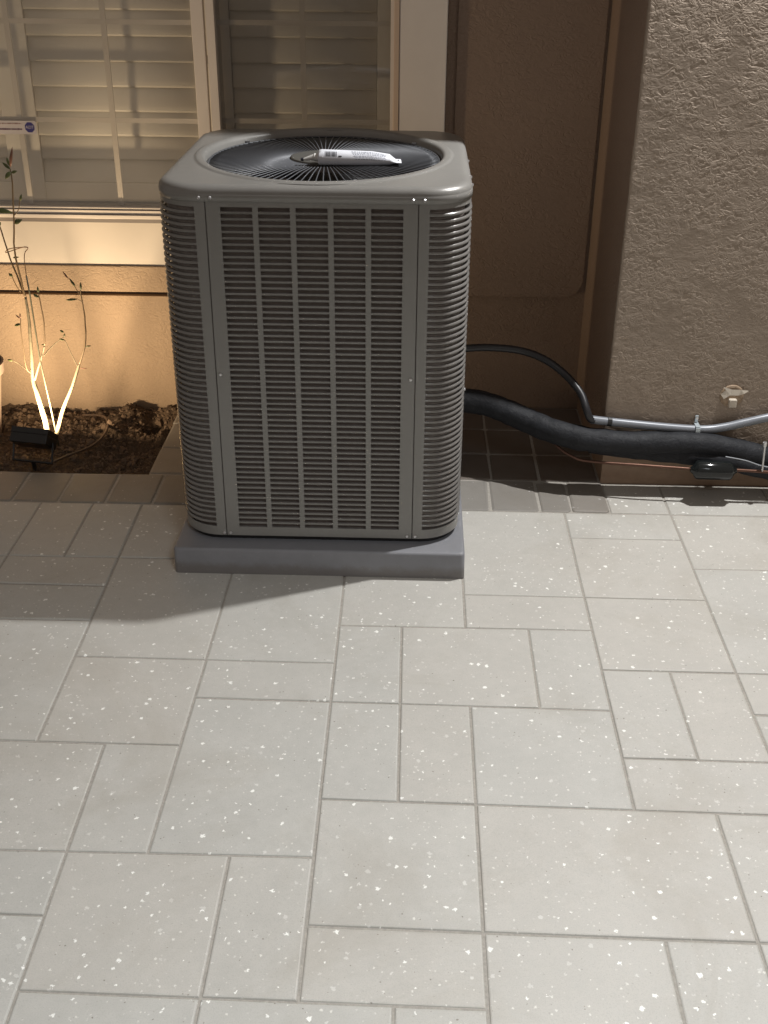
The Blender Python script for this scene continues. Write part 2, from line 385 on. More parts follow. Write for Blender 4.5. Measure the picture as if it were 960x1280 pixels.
rects = [(-6,-5,6,8),(-5,-4,6,8),(-4,-2,6,8),(-8,-6,6,8),(-6,-4,5,6),(-8,-6,4,6),(-6,-4,4,5),(-4,-2,3,6),(-2,0,3,6),(-6,-4,1,4),(-4,-2,1,3),(-2,0,2,3),(-2,0,-1,2),
 (-3,-2,-1,1),(-5,-3,-1,1),(-5,-3,-2,-1),(-5,-3,-4,-2),(-3,-1,-3,-1),(-1,0,-3,-1),(-3,-1,-5,-3),(-1,1,-5,-3),(1,2,-5,-3),(0,2,-2,0),(0,2,-3,-2),(2,5,-2,0),
 (2,4,-4,-2),(4,5,-4,-2),(5,7,-2,0),(5,7,-4,-2),(0,1,0,2),(1,2,0,2),(2,4,0,2),(0,1,2,4),(1,3,2,4),(3,4,2,4),(0,2,4,6),(2,4,4,5),(2,4,5,8),
 (4,6,7,8),(4,6,5,7),(6,8,6,8),(6,8,3,6),(4,6,3,5),(4,5,1,3),(5,6,1,3),(4,6,0,1),(6,8,2,3),(6,8,0,2)]
occ = set()
def lay(x0, x1, y0, y1):
    for i in range(x0, x1):
        for j in range(y0, y1): occ.add((i, j))
    ring = [(i, y0) for i in range(x0, x1)] + [(x1, j) for j in range(y0, y1)] + [(i, y1) for i in range(x1, x0, -1)] + [(x0, j) for j in range(y1, y0, -1)]
    pp = [cpt(*q) for q in ring]
    slab(pp, 'paver', M_pav, parent=pave, gap=random.uniform(0.0019, 0.0029), dz=random.uniform(-0.0009, 0.0006))
for r in rects: lay(r[0], r[1], r[2], r[3])
rs = random.Random(5)
sizes = [(2, 3), (2, 2), (3, 2), (2, 1), (1, 2), (2, 2)]
for j in range(-12, 8):
    for i in range(-20, 20):
        if (i, j) in occ: continue
        rs.shuffle(sizes)
        for (a, b_) in sizes + [(1, 1)]:
            if j + b_ <= 8 and i + a <= 20 and all((i + u, j + v) not in occ for u in range(a) for v in range(b_)):
                lay(i, i + a, j, j + b_); break
# border row of small tumbled pavers along the bed and recess
xs = [-2.13, -1.99, -1.85, -1.71, -1.57, -1.43, -1.30, -1.16, -1.02, -0.882, -0.741, -0.600, -0.46, -0.32, -0.18, -0.04, 0.10, 0.25, 0.403, 0.549, 0.643, 0.754]
def tumbled(x0, x1, y0, y1, dz=0.0, mat=None):
    k = 5; pts = []
    def wob(): return random.uniform(-0.0022, 0.0022)
    r = 0.011
    for (cx, cy, a0) in ((x0 + r, y0 + r, 180), (x1 - r, y0 + r, 270), (x1 - r, y1 - r, 0), (x0 + r, y1 - r, 90)):
        for q in (0, 45, 90):
            pts.append((cx + r * math.cos(R_(a0 + q)) + wob(), cy + r * math.sin(R_(a0 + q)) + wob()))
    slab(pts, 'paver', mat or M_bord, h=0.055, gap=0.002, ch=0.007, parent=pave, dz=dz + random.uniform(-0.001, 0.0015))
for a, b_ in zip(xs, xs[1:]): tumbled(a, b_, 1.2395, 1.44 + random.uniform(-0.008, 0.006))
for (a, b_) in ((0.754, 0.928), (0.928, 1.24), (1.24, 1.55), (1.55, 1.86), (1.86, 2.3)):
    slab([(a, 1.2395), (b_, 1.2395), (b_, 1.425), (a, 1.425)], 'paver', M_pav, parent=pave)
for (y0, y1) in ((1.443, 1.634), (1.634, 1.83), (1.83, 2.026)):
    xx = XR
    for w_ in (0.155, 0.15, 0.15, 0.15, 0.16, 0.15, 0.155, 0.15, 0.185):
        tumbled(xx, xx + w_, y0, y1, mat=M_bord if xx < 0 else M_pav_dark); xx += w_

# ------------------------------------------------------------------ planting bed
def soil_h(x, y):
    n_ = noise.fractal(Vector((x * 9, y * 9, 3.1)), 0.8, 2.1, 5) * 0.020
    n_ += noise.fractal(Vector((x * 42, y * 42, 1.1)), 0.6, 2.2, 4) * 0.010
    h = -0.028 + n_
    def gs(cx, cy, sx, sy, a):
        return a * math.exp(-(((x - cx) / sx) ** 2 + ((y - cy) / sy) ** 2))
    h += gs(-0.83, 1.955, 0.05, 0.055, 0.045) + gs(-0.70, 1.99, 0.05, 0.04, 0.03) + gs(-1.03, 1.72, 0.13, 0.10, 0.020)
    h += gs(-0.725, 1.87, 0.042, 0.05, -0.075) + gs(-0.80, 1.62, 0.11, 0.15, -0.055) + gs(-0.95, 1.99, 0.25, 0.035, -0.022)
    h += gs(-0.86, 1.80, 0.03, 0.04, 0.020) + gs(-0.68, 1.78, 0.03, 0.06, 0.02)
    return h
X0, X1, Y0, Y1 = -2.3, XR + 0.004, 1.43, 2.029; nx, ny = 330, 120
vs = [(X0 + (X1 - X0) * i / nx, Y0 + (Y1 - Y0) * j / ny) for j in range(ny + 1) for i in range(nx + 1)]
vs = [(x, y, soil_h(x, y)) for x, y in vs]
fs = [(j * (nx + 1) + i, j * (nx + 1) + i + 1, (j + 1) * (nx + 1) + i + 1, (j + 1) * (nx + 1) + i) for j in range(ny) for i in range(nx)]
so = MB().add(vs, fs).build('planting_soil', M_soil, smooth=True); struct(so)
mb = MB(); rr = random.Random(3)
for k in range(3600):
    x = rr.uniform(-1.6, XR - 0.005); y = rr.uniform(1.45, 2.02)
    dens = 0.35 + 0.65 * math.exp(-(((x + 1.0) / 0.22) ** 2 + ((y - 1.75) / 0.14) ** 2)) + 0.5 * math.exp(-(((x + 0.83) / 0.1) ** 2 + ((y - 1.92) / 0.09) ** 2))
    if rr.random() > dens: continue
    z = soil_h(x, y) + 0.002; s_ = rr.choice((0.002, 0.003, 0.004, 0.006)); e = s_ * rr.uniform(0.9, 2.0)
    Rm = Matrix.Rotation(rr.uniform(0, 6.28), 3, 'Z') @ Matrix.Rotation(rr.uniform(-0.6, 0.6), 3, 'X') @ Matrix.Rotation(rr.uniform(-0.6, 0.6), 3, 'Y')
    q = [Rm @ Vector(v) + Vector((x, y, z)) for v in ((-e, -s_ * 0.5, 0), (e, -s_ * .6, 0), (e * .8, s_ * .6, 0), (-e * .9, s_ * .5, 0), (-e * .8, -s_ * .3, s_ * .5), (e * .7, -s_ * .3, s_ * .6), (e * .6, s_ * .4, s_ * .5), (-e * .7, s_ * .3, s_ * .4))]
    mb.add(q, [(0, 1, 5, 4), (1, 2, 6, 5), (2, 3, 7, 6), (3, 0, 4, 7), (4, 5, 6, 7)])
for k in range(420):
    x = rr.uniform(-1.35, XR - 0.012); y = rr.uniform(1.46, 2.01); q = rr.uniform(0.004, 0.009) * (1.7 if rr.random() < 0.12 else 1)
    c = Vector((x, y, soil_h(x, y) + q * 0.3)); n8 = 7; sv = rr.uniform(0, 90)
    vs = []
    for i in range(4):
        for j in range(n8):
            d_ = Vector((math.cos(6.283 * j / n8) * math.sin(math.pi * (i + 0.5) / 4), math.sin(6.283 * j / n8) * math.sin(math.pi * (i + 0.5) / 4), math.cos(math.pi * (i + 0.5) / 4)))
            vs.append(c + d_ * q * (1 + 0.55 * noise.noise(d_ * 1.6 + Vector((sv, 0, 0)))))
    mb.add(vs, [(i * n8 + j, i * n8 + (j + 1) % n8, (i + 1) * n8 + (j + 1) % n8, (i + 1) * n8 + j)[::-1] for i in range(3) for j in range(n8)] + [tuple(range(n8)), tuple(reversed(range(3 * n8, 4 * n8)))])
mu = mb.build('mulch', M_chip); mu['kind'] = 'stuff'
tag(mu, 'loose brown bark mulch and clods scattered over the planting soil', 'mulch')
dl = MB().tube(smooth_path([(-0.985, 1.90, -0.005), (-0.90, 1.87, 0.004), (-0.865, 1.77, 0.0), (-0.885, 1.66, -0.008), (-0.96, 1.57, -0.012), (-1.0, 1.53, -0.02)]), 0.0042, 8)
tag(dl.build('drip_line', simple('brown_hose', (0.07, 0.045, 0.03), 0.5), smooth=True), 'thin brown drip hose curving through the soil right of the sapling', 'hose')

# ------------------------------------------------------------------ house wall with window
wall = thing('house_wall', (-1.0, 2.03, 0), 'tan stucco house wall around the window behind the unit, with a darker recess', 'wall')
def grid_wall(x0, x1, z0, z1, y, step=0.02):
    mb = MB(); a = max(1, int((x1 - x0) / step)); c_ = max(1, int((z1 - z0) / step))
    vs = [(x0 + (x1 - x0) * i / a, y, z0 + (z1 - z0) * j / c_) for j in range(c_ + 1) for i in range(a + 1)]
    return mb.add(vs, [(j * (a + 1) + i, j * (a + 1) + i + 1, (j + 1) * (a + 1) + i + 1, (j + 1) * (a + 1) + i) for j in range(c_) for i in range(a)])
MB().box(-2.8, 0.19, 2.03, 2.15, -0.25, 0.372).build('lower_wall', M_stucco_b, wall)
MB().box(-2.8, 0.2505, 2.027, 2.15, 0.372, 0.386).build('weep_flange', M_stucco_b, wall)
MB().box(-2.8, 0.2505, 2.048, 2.15, 0.386, 0.403).build('weep_screed', M_screed, wall)
MB().box(-2.8, 0.2505, 2.016, 2.15, 0.403, 0.492).build('stucco_band', M_stucco_b, wall, bevel=0.003)
MB().box(-2.8, 0.2505, 2.024, 2.15, 0.492, 0.638).build('sill_apron', M_apron, wall, bevel=0.002)
MB().box(0.19, 0.2505, 2.031, 2.15, -0.25, 0.372).build('corner_return', M_stucco_s, wall)
MB().box(0.2515, 0.80, 2.04, 2.15, -0.25, 3.1).build('recess_wall', M_stucco_s, wall)
# proud stucco field with a rounded lower right corner
pts = [(0.285, 3.1), (0.285, 0.408)]
r = 0.06
for q in range(0, 91, 10): pts.append((0.727 - r + r * math.sin(R_(q)), 0.408 + r - r * math.cos(R_(q))))
pts.append((0.731, 3.1))
n_ = len(pts)
mb = MB().add([(x, 2.026, z) for x, z in pts] + [(x, 2.045, z) for x, z in pts], [tuple(range(n_))] + [(i, (i + 1) % n_, (i + 1) % n_ + n_, i + n_) for i in range(n_)])
mb.build('stucco_field', M_stucco_s, wall, bevel=0.003)
MB().box(-2.8, 0.2505, 2.05, 2.15, 2.05, 3.1).build('upper_wall', M_stucco_b, wall)

win = thing('window', (-0.8, 2.03, 0.64), 'wide cream vinyl sliding window with muntin bars above the planting bed', 'window')
WL = -2.3
fr = MB()
fr.box(WL, 0.105, 1.998, 2.11, 0.655, 0.6665); fr.box(WL, 0.105, 2.004, 2.11, 0.6685, 0.681)
fr.box(WL, 0.105, 2.012, 2.11, 0.6665, 0.6685)
fr.box(0.078, 0.105, 2.008, 2.11, 0.681, 2.0); fr.box(WL - 0.03, WL, 2.008, 2.11, 0.655, 2.0); fr.box(WL, 0.105, 2.008, 2.11, 2.0, 2.03)
fr.box(-0.484, -0.458, 2.004, 2.11, 0.681, 2.0)
fr.build('window_frame', M_vinyl, win, bevel=0.0015)
MB().box(WL - 0.03, 0.105, 2.014, 2.11, 0.638, 0.655).build('sill_track', simple('track_grey', (0.20, 0.18, 0.17), 0.5), win, bevel=0.001)
MB().box(0.105, 0.250, 2.002, 2.15, 0.640, 2.05).build('side_trim', M_trim, win, bevel=0.003)
MB().box(0.0885, 0.104, 2.000, 2.02, 0.683, 2.0).build('screen_track', simple('track_cream', (0.66, 0.52, 0.40), 0.45), win, bevel=0.001)
sash = MB()
sash.box(-0.530, -0.492, 2.008, 2.035, 0.683, 1.99); sash.box(WL + 0.002, -0.530, 2.008, 2.035, 0.683, 0.690)
sash.build('sash', M_vinyl, win, bevel=0.002)
MB().box(WL + 0.004, -0.531, 2.022, 2.026, 0.690, 1.99).build('pane', M_glass, win)
MB().box(-0.457, 0.077, 2.040, 2.044, 0.682, 1.99).build('pane', M_glass, win)
for (a, b_, xx, yy) in ((WL + 0.004, -0.531, (-0.805, -1.105, -1.405, -1.705, -2.0), 2.030), (-0.457, 0.077, (-0.195,), 2.048)):
    for x in xx: MB().box(x - 0.0085, x + 0.0085, yy, yy + 0.006, 0.691, 1.98).build('muntin', M_vinyl, win)
    for z in (0.96, 1.249, 1.54, 1.83): MB().box(a, b_, yy + 0.0008, yy + 0.0052, z - 0.0075, z + 0.0075).build('muntin', M_vinyl, win)
MB().box(-0.456, 0.0765, 2.016, 2.0168, 0.683, 1.99).build('insect_screen', M_screen, win)

# interior shutters
slat = MB()
prof = []
for q in range(12):
    a = 2 * math.pi * q / 12; prof.append((0.0445 * math.cos(a), 0.0055 * math.sin(a)))
def shutter(x0, x1, label, st=0.052, name='plantation_shutter'):
    s_ = thing(name, ((x0 + x1) / 2, 2.14, 0.69), label, 'shutter', 'window shutters')
    for (a, b_) in ((x0, x0 + st), (x1 - st, x1)):
        MB().box(a, b_, 2.128, 2.156, 0.660, 2.02).build('stile', M_shut, s_, bevel=0.002)
    MB().box(x0 + st, x1 - st, 2.130, 2.154, 0.660, 0.742).build('rail', M_shut, s_, bevel=0.002)
    L = x1 - x0 - 2 * st - 0.004
    mb = MB(); n_ = len(prof)
    th = R_(79)
    vs = []
    for x in (-L / 2, L / 2):
        for (u, v) in prof: vs.append((x, u * math.cos(th) - v * math.sin(th), u * math.sin(th) + v * math.cos(th)))
    mb.add(vs, [tuple(range(n_)), tuple(reversed(range(n_, 2 * n_)))] + [(i, i + n_, (i + 1) % n_ + n_, (i + 1) % n_) for i in range(n_)])
    me = mb.build('slat', M_shut, data=True, smooth=True)
    for k in range(16):
        z = 0.785 + 0.0762 * k
        place('slat', me, s_, ((x0 + x1) / 2, 2.142, z), (R_(rr.uniform(-1.2, 1.2)), 0, 0))
    return s_
shutter(-1.135, -0.500, 'white louvered shutter behind the left window pane, nearest the meeting stile')
shutter(-1.78, -1.142, 'white louvered shutter at the far left edge of the window, behind the sticker')
shutter(-0.515 + 0.03, 0.085, 'shaded grey louvered shutter behind the insect screen, right half of window')
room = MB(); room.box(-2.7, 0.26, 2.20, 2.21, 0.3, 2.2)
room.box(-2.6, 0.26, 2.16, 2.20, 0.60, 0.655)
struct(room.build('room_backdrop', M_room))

# alarm sticker
stk = thing('window_sticker', (-1.17, 2.020, 0.937), 'small white alarm company sticker with blue octagon on left window pane', 'sticker')
MB().box(-1.36, -1.052, 2.0205, 2.0212, 0.916, 0.957).build('sticker_sheet', M_paper, stk)
oc = [( -1.0725 + 0.0165 * math.cos(R_(22.5 + 45 * k)), 0.937 + 0.0165 * math.sin(R_(22.5 + 45 * k))) for k in range(8)]
MB().add([(x, 2.0200, z) for x, z in oc], [tuple(range(8))]).build('octagon_badge', M_blue, stk)
def text_obj(s_, size, loc, mat, parent, name, rot=(R_(90), 0, 0), width=None):
    cu = bpy.data.curves.new(name, 'FONT'); cu.body = s_; cu.size = size; cu.align_x = 'CENTER'; cu.align_y = 'CENTER'; cu.extrude = 0.0001
    o = bpy.data.objects.new(name, cu); col.objects.link(o); dg = bpy.context.evaluated_depsgraph_get()
    me = bpy.data.meshes.new_from_object(o.evaluated_get(dg)); bpy.data.objects.remove(o); me.materials.append(mat)
    q = bpy.data.objects.new(name, me); col.objects.link(q); q.parent = parent; q.location = Vector(loc) - parent_world(parent); q.rotation_euler = rot
    return q
text_obj('ADT', 0.0135, (-1.0725, 2.0196, 0.937), M_paper, stk, 'badge_lettering')
def ink_line(x0, x1, z, h, parent, y, seed):
    r_ = random.Random(seed); mb = MB(); x = x0
    while x < x1:
        w_ = r_.uniform(0.0025, 0.007); hh = h * r_.uniform(0.6, 1.0)
        mb.box(x, min(x + w_, x1), y, y + 0.0002, z - hh / 2, z + hh / 2); x += w_ + r_.choice((0.0008, 0.001, 0.003))
    return mb
ink_line(-1.35, -1.098, 0.9485, 0.004, stk, 2.0201, 1).build('fine_print', simple('print_brown', (0.22, 0.12, 0.10), 0.5), stk)
ink_line(-1.35, -1.098, 0.9310, 0.0065, stk, 2.0201, 2).build('fine_print', simple('print_purple', (0.10, 0.05, 0.09), 0.5), stk)

# ------------------------------------------------------------------ stucco pillar
pil = thing('stucco_pillar', (1.3, 1.75, 0), 'projecting wall with rough tan stucco at the right, lit from above', 'wall')
MB().box(0.752, 2.6, 1.442, 2.2, -0.25, 0.098).build('footing', M_foot, pil)
MB().box(0.742, 2.6, 1.436, 2.2, 0.098, 3.1).build('pillar_core', M_stucco_s, pil)
# finely divided front skin, really displaced
x0, x1, z0, z1 = 0.742, 1.55, 0.099, 1.62
nx, nz = 270, 500
vs = []; 
for j in range(nz + 1):
    for i in range(-3, nx + 1):
        x = x0 + (x1 - x0) * max(i, 0) / nx; z = z0 + (z1 - z0) * j / nz
        y = 1.431
        if i < 2: y += (2 - i) ** 2 * 0.0006
        vs.append((x, y, z))
W_ = nx + 4
fs = [(j * W_ + i, j * W_ + i + 1, (j + 1) * W_ + i + 1, (j + 1) * W_ + i) for j in range(nz) for i in range(W_ - 1)]
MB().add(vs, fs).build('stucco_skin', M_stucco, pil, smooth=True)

# patched pipe stub on the pillar
pl = thing('pipe_stub', (1.108, 1.43, 0.30), 'capped round pipe stub with torn cream patch low on the right stucco', 'pipe cap')
mb = MB(); c = Vector((1.108, 1.432, 0.298))
mb.tube([c, c + Vector((0, -0.004, 0)), c + Vector((0, -0.006, 0))], [0.036, 0.034, 0.028], 20)
mb.build('collar', M_stucco_b, pl, smooth=False)
MB().box(1.099, 1.122, 1.412, 1.43, 0.268, 0.292).build('stub', M_tape, pl, bevel=0.003)
vs = [(-.034, 0, .006), (-.022, -.006, .022), (-.03, 0, .03), (-.008, -.012, .027), (.02, -.012, .026), (.045, -.002, .02), (.03, -.01, .014), (.012, -.014, .010), (-.012, -.014, .010), (-.026, -.008, -.004)]
mb = MB().add([(1.108 + a, 1.424 + b_, 0.298 + c_) for a, b_, c_ in vs] + [(1.108 + a, 1.428 + b_, 0.298 + c_) for a, b_, c_ in vs],
    [(0, 1, 8, 9), (1, 3, 8), (1, 2, 3), (3, 4, 7, 8), (4, 5, 6), (4, 6, 7), (19, 18, 11, 10), (18, 13, 11), (13, 12, 11), (18, 17, 14, 13), (16, 15, 14), (17, 16, 14)])
mb.build('torn_patch', M_tape, pl)

# ------------------------------------------------------------------ pad
pad = MB()
pb = [(0.0, 0.0), (0.001, 0.068), (0.0025, 0.0725), (0.006, 0.0748), (0.010, 0.075)]
PX0, PX1, PY0, PY1 = -0.4555, 0.3125, 0.853, 1.72
def rrect(x0, x1, y0, y1, r, n=6):
    out = []
    for (cx, cy, a0) in ((x1 - r, y0 + r, 270), (x1 - r, y1 - r, 0), (x0 + r, y1 - r, 90), (x0 + r, y0 + r, 180)):
        for q in range(n + 1): a = R_(a0 + 90 * q / n); out.append((cx + r * math.cos(a), cy + r * math.sin(a)))
    return out
def loft(mb, loops, cap_top=True, cap_bot=False, flip=False):
    n = len(loops[0]); vs = [v for l in loops for v in l]; fs = []
    for r in range(len(loops) - 1):
        for k in range(n):
            q = (k + 1) % n; f_ = (r * n + k, r * n + q, (r + 1) * n + q, (r + 1) * n + k)
            fs.append(f_[::-1] if flip else f_)
    if cap_top: fs.append(tuple(range((len(loops) - 1) * n, len(loops) * n)))
    if cap_bot: fs.append(tuple(reversed(range(n))))
    return mb.add(vs, fs)
loft(pad, [[(x, y, z) for x, y in rrect(PX0 + d, PX1 - d, PY0 + d, PY1 - d, 0.012)] for d, z in pb])
po = pad.build('equipment_pad', M_pad, smooth=True); 
mdf = po.modifiers.new('es', 'EDGE_SPLIT'); mdf.split_angle = R_(50)
tag(po, 'bluish grey plastic equipment pad under the air conditioner, lying on the pavers', 'pad')

# ------------------------------------------------------------------ air conditioner
UX0, UX1, UY0, UY1 = -0.441, 0.296, 0.900, 1.672
UZ0, UZT = 0.092, 0.972
CR = 0.108
ac = thing('air_conditioner', (-0.073, 1.286, 0.075), 'large grey louvered outdoor air conditioner standing on the pad', 'air conditioner')
SL, SR = -0.318, 0.172
PITCH = 0.01475; NR = 57; ZR0 = 0.949
# front panel: plate with five tall openings
fp = MB(); Y0 = UY0; Y1 = UY0 + 0.0016
ZT, ZB = ZR0 + PITCH * 0.35, ZR0 - PITCH * (NR - 1) - PITCH * 0.35
cols = [(-0.285 + k * 0.0875, -0.285 + k * 0.0875 + 0.0735) for k in range(5)]
cols = [(SL + 0.0345 + k * 0.08675, SL + 0.0345 + k * 0.08675 + 0.0735) for k in range(5)]
fp.box(SL + 0.0012, SR - 0.0012, Y0, Y1, ZT, UZT); fp.box(SL + 0.0012, SR - 0.0012, Y0, Y1, UZ0, ZB)
ed = [SL + 0.0012] + [v for c_ in cols for v in c_] + [SR - 0.0012]
for k in range(0, len(ed), 2): fp.box(ed[k], ed[k + 1], Y0, Y1, ZB, ZT)
front = fp.build('front_panel', M_unit, ac)
lv = MB()
for (a, b_) in cols:
    h = 0.0030
    sec = [(0.0002, h * 0.75), (0.0002, -h * 0.75), (0.0035, -h * 1.5), (0.009, -h * 2.0), (0.009, -h * 1.6), (0.0035, -h * 0.8), (0.0018, h * 0.9)]
    n_ = len(sec)
    lv.add([(x, Y0 + s_[0], s_[1]) for x in (a - 0.001, b_ + 0.001) for s_ in sec], [tuple(range(n_)), tuple(reversed(range(n_, 2 * n_)))] + [(i, (i + 1) % n_, (i + 1) % n_ + n_, i + n_) for i in range(n_)])
lme = lv.build('louver', M_unit_rib, data=True, origin=(0, 0, 0))
for k in range(NR - 1):
    o = bpy.data.objects.new('louver', lme); col.objects.link(o); o.parent = front
    o.location = Vector((0, 0, ZR0 - PITCH * (k + 0.5))) - parent_world(front)

def wrap_path(side):
    # points (x,y) with outward normals from the seam, round the corner, down the side
    s_ = 1 if side == 'r' else -1
    xe = UX1 if side == 'r' else UX0
    seam = SR if side == 'r' else SL
    xc = xe - s_ * CR; L0 = abs(xc - seam); LA = CR * math.pi / 2; yc = UY0 + CR; LE = UY1 - CR - 0.04 - yc
    def at(d):
        if d <= L0: return (seam + s_ * d, UY0, 0, -1)
        if d <= L0 + LA:
            a = (d - L0) / CR
            return (xc + s_ * CR * math.sin(a), UY0 + CR - CR * math.cos(a), s_ * math.sin(a), -math.cos(a))
        return (xe, yc + (d - L0 - LA), s_, 0)
    d0 = 0.026
    ds = [d0 + (L0 + LA - d0) * q / 15 for q in range(16)] + [L0 + LA + LE * q / 6 for q in range(1, 7)]
    return [at(d) for d in ds], [at(0.0012 + (d0 - 0.0012) * q / 4) for q in range(5)], seam, s_
for side in 'rl':
    path, full, seam, s_ = wrap_path(side)
    # panel sheet: front margin strip, top and bottom bands that follow the corner, rear margin
    pn = MB()
    th = 0.0016
    def strip(pp, za, zb):
        vs = []
        for (x, y, nx_, ny_) in pp:
            vs += [(x, y, za), (x, y, zb), (x - nx_ * th, y - ny_ * th, za), (x - nx_ * th, y - ny_ * th, zb)]
        fs = []
        for i in range(len(pp) - 1):
            k = i * 4
            fs += [(k, k + 4, k + 5, k + 1), (k + 2, k + 3, k + 7, k + 6), (k + 1, k + 5, k + 7, k + 3), (k, k + 2, k + 6, k + 4)]
        fs += [(0, 1, 3, 2), (len(vs) - 4, len(vs) - 2, len(vs) - 1, len(vs) - 3)]
        if s_ < 0: fs = [f_[::-1] for f_ in fs]
        pn.add(vs, fs)
    xe = UX1 if side == 'r' else UX0
    rear = [(xe, path[-1][1], s_, 0), (xe, UY1 - CR, s_, 0)]
    xc = xe - s_ * CR
    for q in range(1, 9):
        a = R_(90 * q / 8); rear.append((xc + s_ * CR * math.cos(a), UY1 - CR + CR * math.sin(a), s_ * math.cos(a), math.sin(a)))
    rear.append(((UX0 + UX1) / 2, UY1, 0, 1))
    strip(full, UZ0, UZT)
    strip(path, ZT, UZT); strip(path, UZ0, ZB)
    strip(rear, UZ0, UZT)
    panel = pn.build('corner_panel', M_unit, ac, smooth=False)
    rb = MB()
    Ltot = len(path)
    sec = [(-0.004, 0.0030), (0.0, 0.0027), (1.0, 0.0009), (0.92, -0.0012), (0.35, -0.0030), (-0.004, -0.0036)]
    vs = []
    for i, (x, y, nx_, ny_) in enumerate(path):
        u = i / (Ltot - 1); bl = min(1.0, max(0.0, i / 5.0)) * min(1.0, (Ltot - 1 - i) / 1.0); bl = bl * bl * (3 - 2 * bl)
        for (o_, z) in sec:
            off = o_ if o_ <= 0 else o_ * 0.0030 * bl
            zz = z - 0.0022 * bl * (1 if o_ > 0 else 0)
            vs.append((x + nx_ * off, y + ny_ * off, zz))
    n_ = len(sec); fs = []
    for i in range(Ltot - 1):
        for j in range(n_):
            a = i * n_ + j; b_ = i * n_ + (j + 1) % n_
            fs.append((a, b_, b_ + n_, a + n_) if s_ > 0 else (a, a + n_, b_ + n_, b_))
    rb.add(vs, fs)
    rme = rb.build('louver', M_unit_rib, data=True, smooth=True, origin=(0, 0, 0))
    for k in range(NR - 1):
        o = bpy.data.objects.new('louver', rme); col.objects.link(o); o.parent = panel
        o.location = Vector((0, 0, ZR0 - PITCH * (k + 0.5))) - parent_world(panel)
# coil behind the louvers
cl = MB()
loft(cl, [[(x, y, z) for x, y in rrect(UX0 + d, UX1 - d, UY0 + d, UY1 - d, 0.085)] for d, z in ((0.015, 0.10), (0.015, 0.96))], cap_top=False)
loft(cl, [[(x, y, z) for x, y in rrect(UX0 + d, UX1 - d, UY0 + d, UY1 - d, 0.07)] for d, z in ((0.042, 0.96), (0.042, 0.10))], cap_top=False)
cl.build('coil', M_coil, ac)
bp = MB(); loft(bp, [[(x, y, z) for x, y in rrect(UX0 + d, UX1 - d, UY0 + d, UY1 - d, 0.09)] for d, z in ((0.014, 0.076), (0.014, 0.10))], cap_top=True)
bp.build('base_pan', M_fan, ac)
# top cover
CX, CY, CRad = -0.073, 1.298, 0.303
N = 160
def rr_at(ang, d):
    hx = (UX1 - UX0) / 2 + 0.0025 - d; hy = (UY1 - UY0) / 2 + 0.0025 - d; r = CR + 0.0025 - min(d, 0.05)
    cx = (UX0 + UX1) / 2; cy = (UY0 + UY1) / 2
    dx, dy = math.cos(ang), math.sin(ang)
    ts = min(hx / abs(dx) if abs(dx) > 1e-6 else 9, hy / abs(dy) if abs(dy) > 1e-6 else 9)
    x, y = dx * ts, dy * ts
    qx, qy = hx - r, hy - r
    if abs(x) > qx and abs(y) > qy:
        ox, oy = math.copysign(qx, x), math.copysign(qy, y)
        b2 = dx * ox + dy * oy; cc = ox * ox + oy * oy - r * r; t_ = b2 + math.sqrt(max(0, b2 * b2 - cc)); x, y = dx * t_, dy * t_
    return cx + x, cy + y
loops = []
for d, z in ((0.004, 0.966), (0.0, 0.9665), (0.0, 0.9825), (0.0012, 0.9835), (0.0012, 0.986), (0.003, 0.992), (0.009, 0.9985), (0.018, 1.0015), (0.024, 1.0022), (0.030, 1.0025)):
    loops.append([(*rr_at(2 * math.pi * k / N, d), z) for k in range(N)])
EY = 1.135
for rr_, z in ((CRad + 0.032, 1.003), (CRad + 0.028, 1.003), (CRad + 0.025, 1.0055), (CRad + 0.022, 1.0062), (CRad + 0.010, 1.0062), (CRad + 0.004, 1.003), (CRad, 0.995), (CRad - 0.001, 0.975), (CRad - 0.002, 0.90)):
    loops.append([(CX + rr_ * math.cos(2 * math.pi * k / N), CY + rr_ * EY * math.sin(2 * math.pi * k / N), z) for k in range(N)])
tc = MB(); loft(tc, loops, cap_top=False)
tco = tc.build('top_cover', M_unit, ac, smooth=True)
# fan guard
gz = 0.990
guard = MB().tube([(CX + (CRad - 0.006) * math.cos(a), CY + (CRad - 0.006) * EY * math.sin(a), gz - 0.004) for a in [2 * math.pi * k / 72 for k in range(73)]], 0.0032, 6).build('fan_guard', M_wire, ac, smooth=True)
NW = 100
wm = MB().tube([(0.080, 0, 0.0), (0.17, 0, 0.0025), (0.27, 0, -0.001), (CRad - 0.006, 0, -0.004)], 0.0016, 5).build('grille_wire', M_wire, data=True, smooth=True, origin=(0, 0, 0))
for k in range(NW):
    a = 2 * math.pi * k / NW
    o = bpy.data.objects.new('grille_wire', wm); col.objects.link(o); o.parent = guard
    o.location = Vector((CX, CY, gz)) - parent_world(guard); o.rotation_euler = (0, 0, a)
    o.scale = (1 + (EY - 1) * math.sin(a) ** 2, 1, 1)
hub = MB(); loft(hub, [[(CX + r_ * math.cos(2 * math.pi * k / 40), CY + r_ * math.sin(2 * math.pi * k / 40), z) for k in range(40)] for r_, z in ((0.088, 0.985), (0.088, 0.9945), (0.084, 0.9955), (0.078, 0.993), (0.02, 0.992))])
hub.build('hub_plate', M_hub, guard, smooth=True)
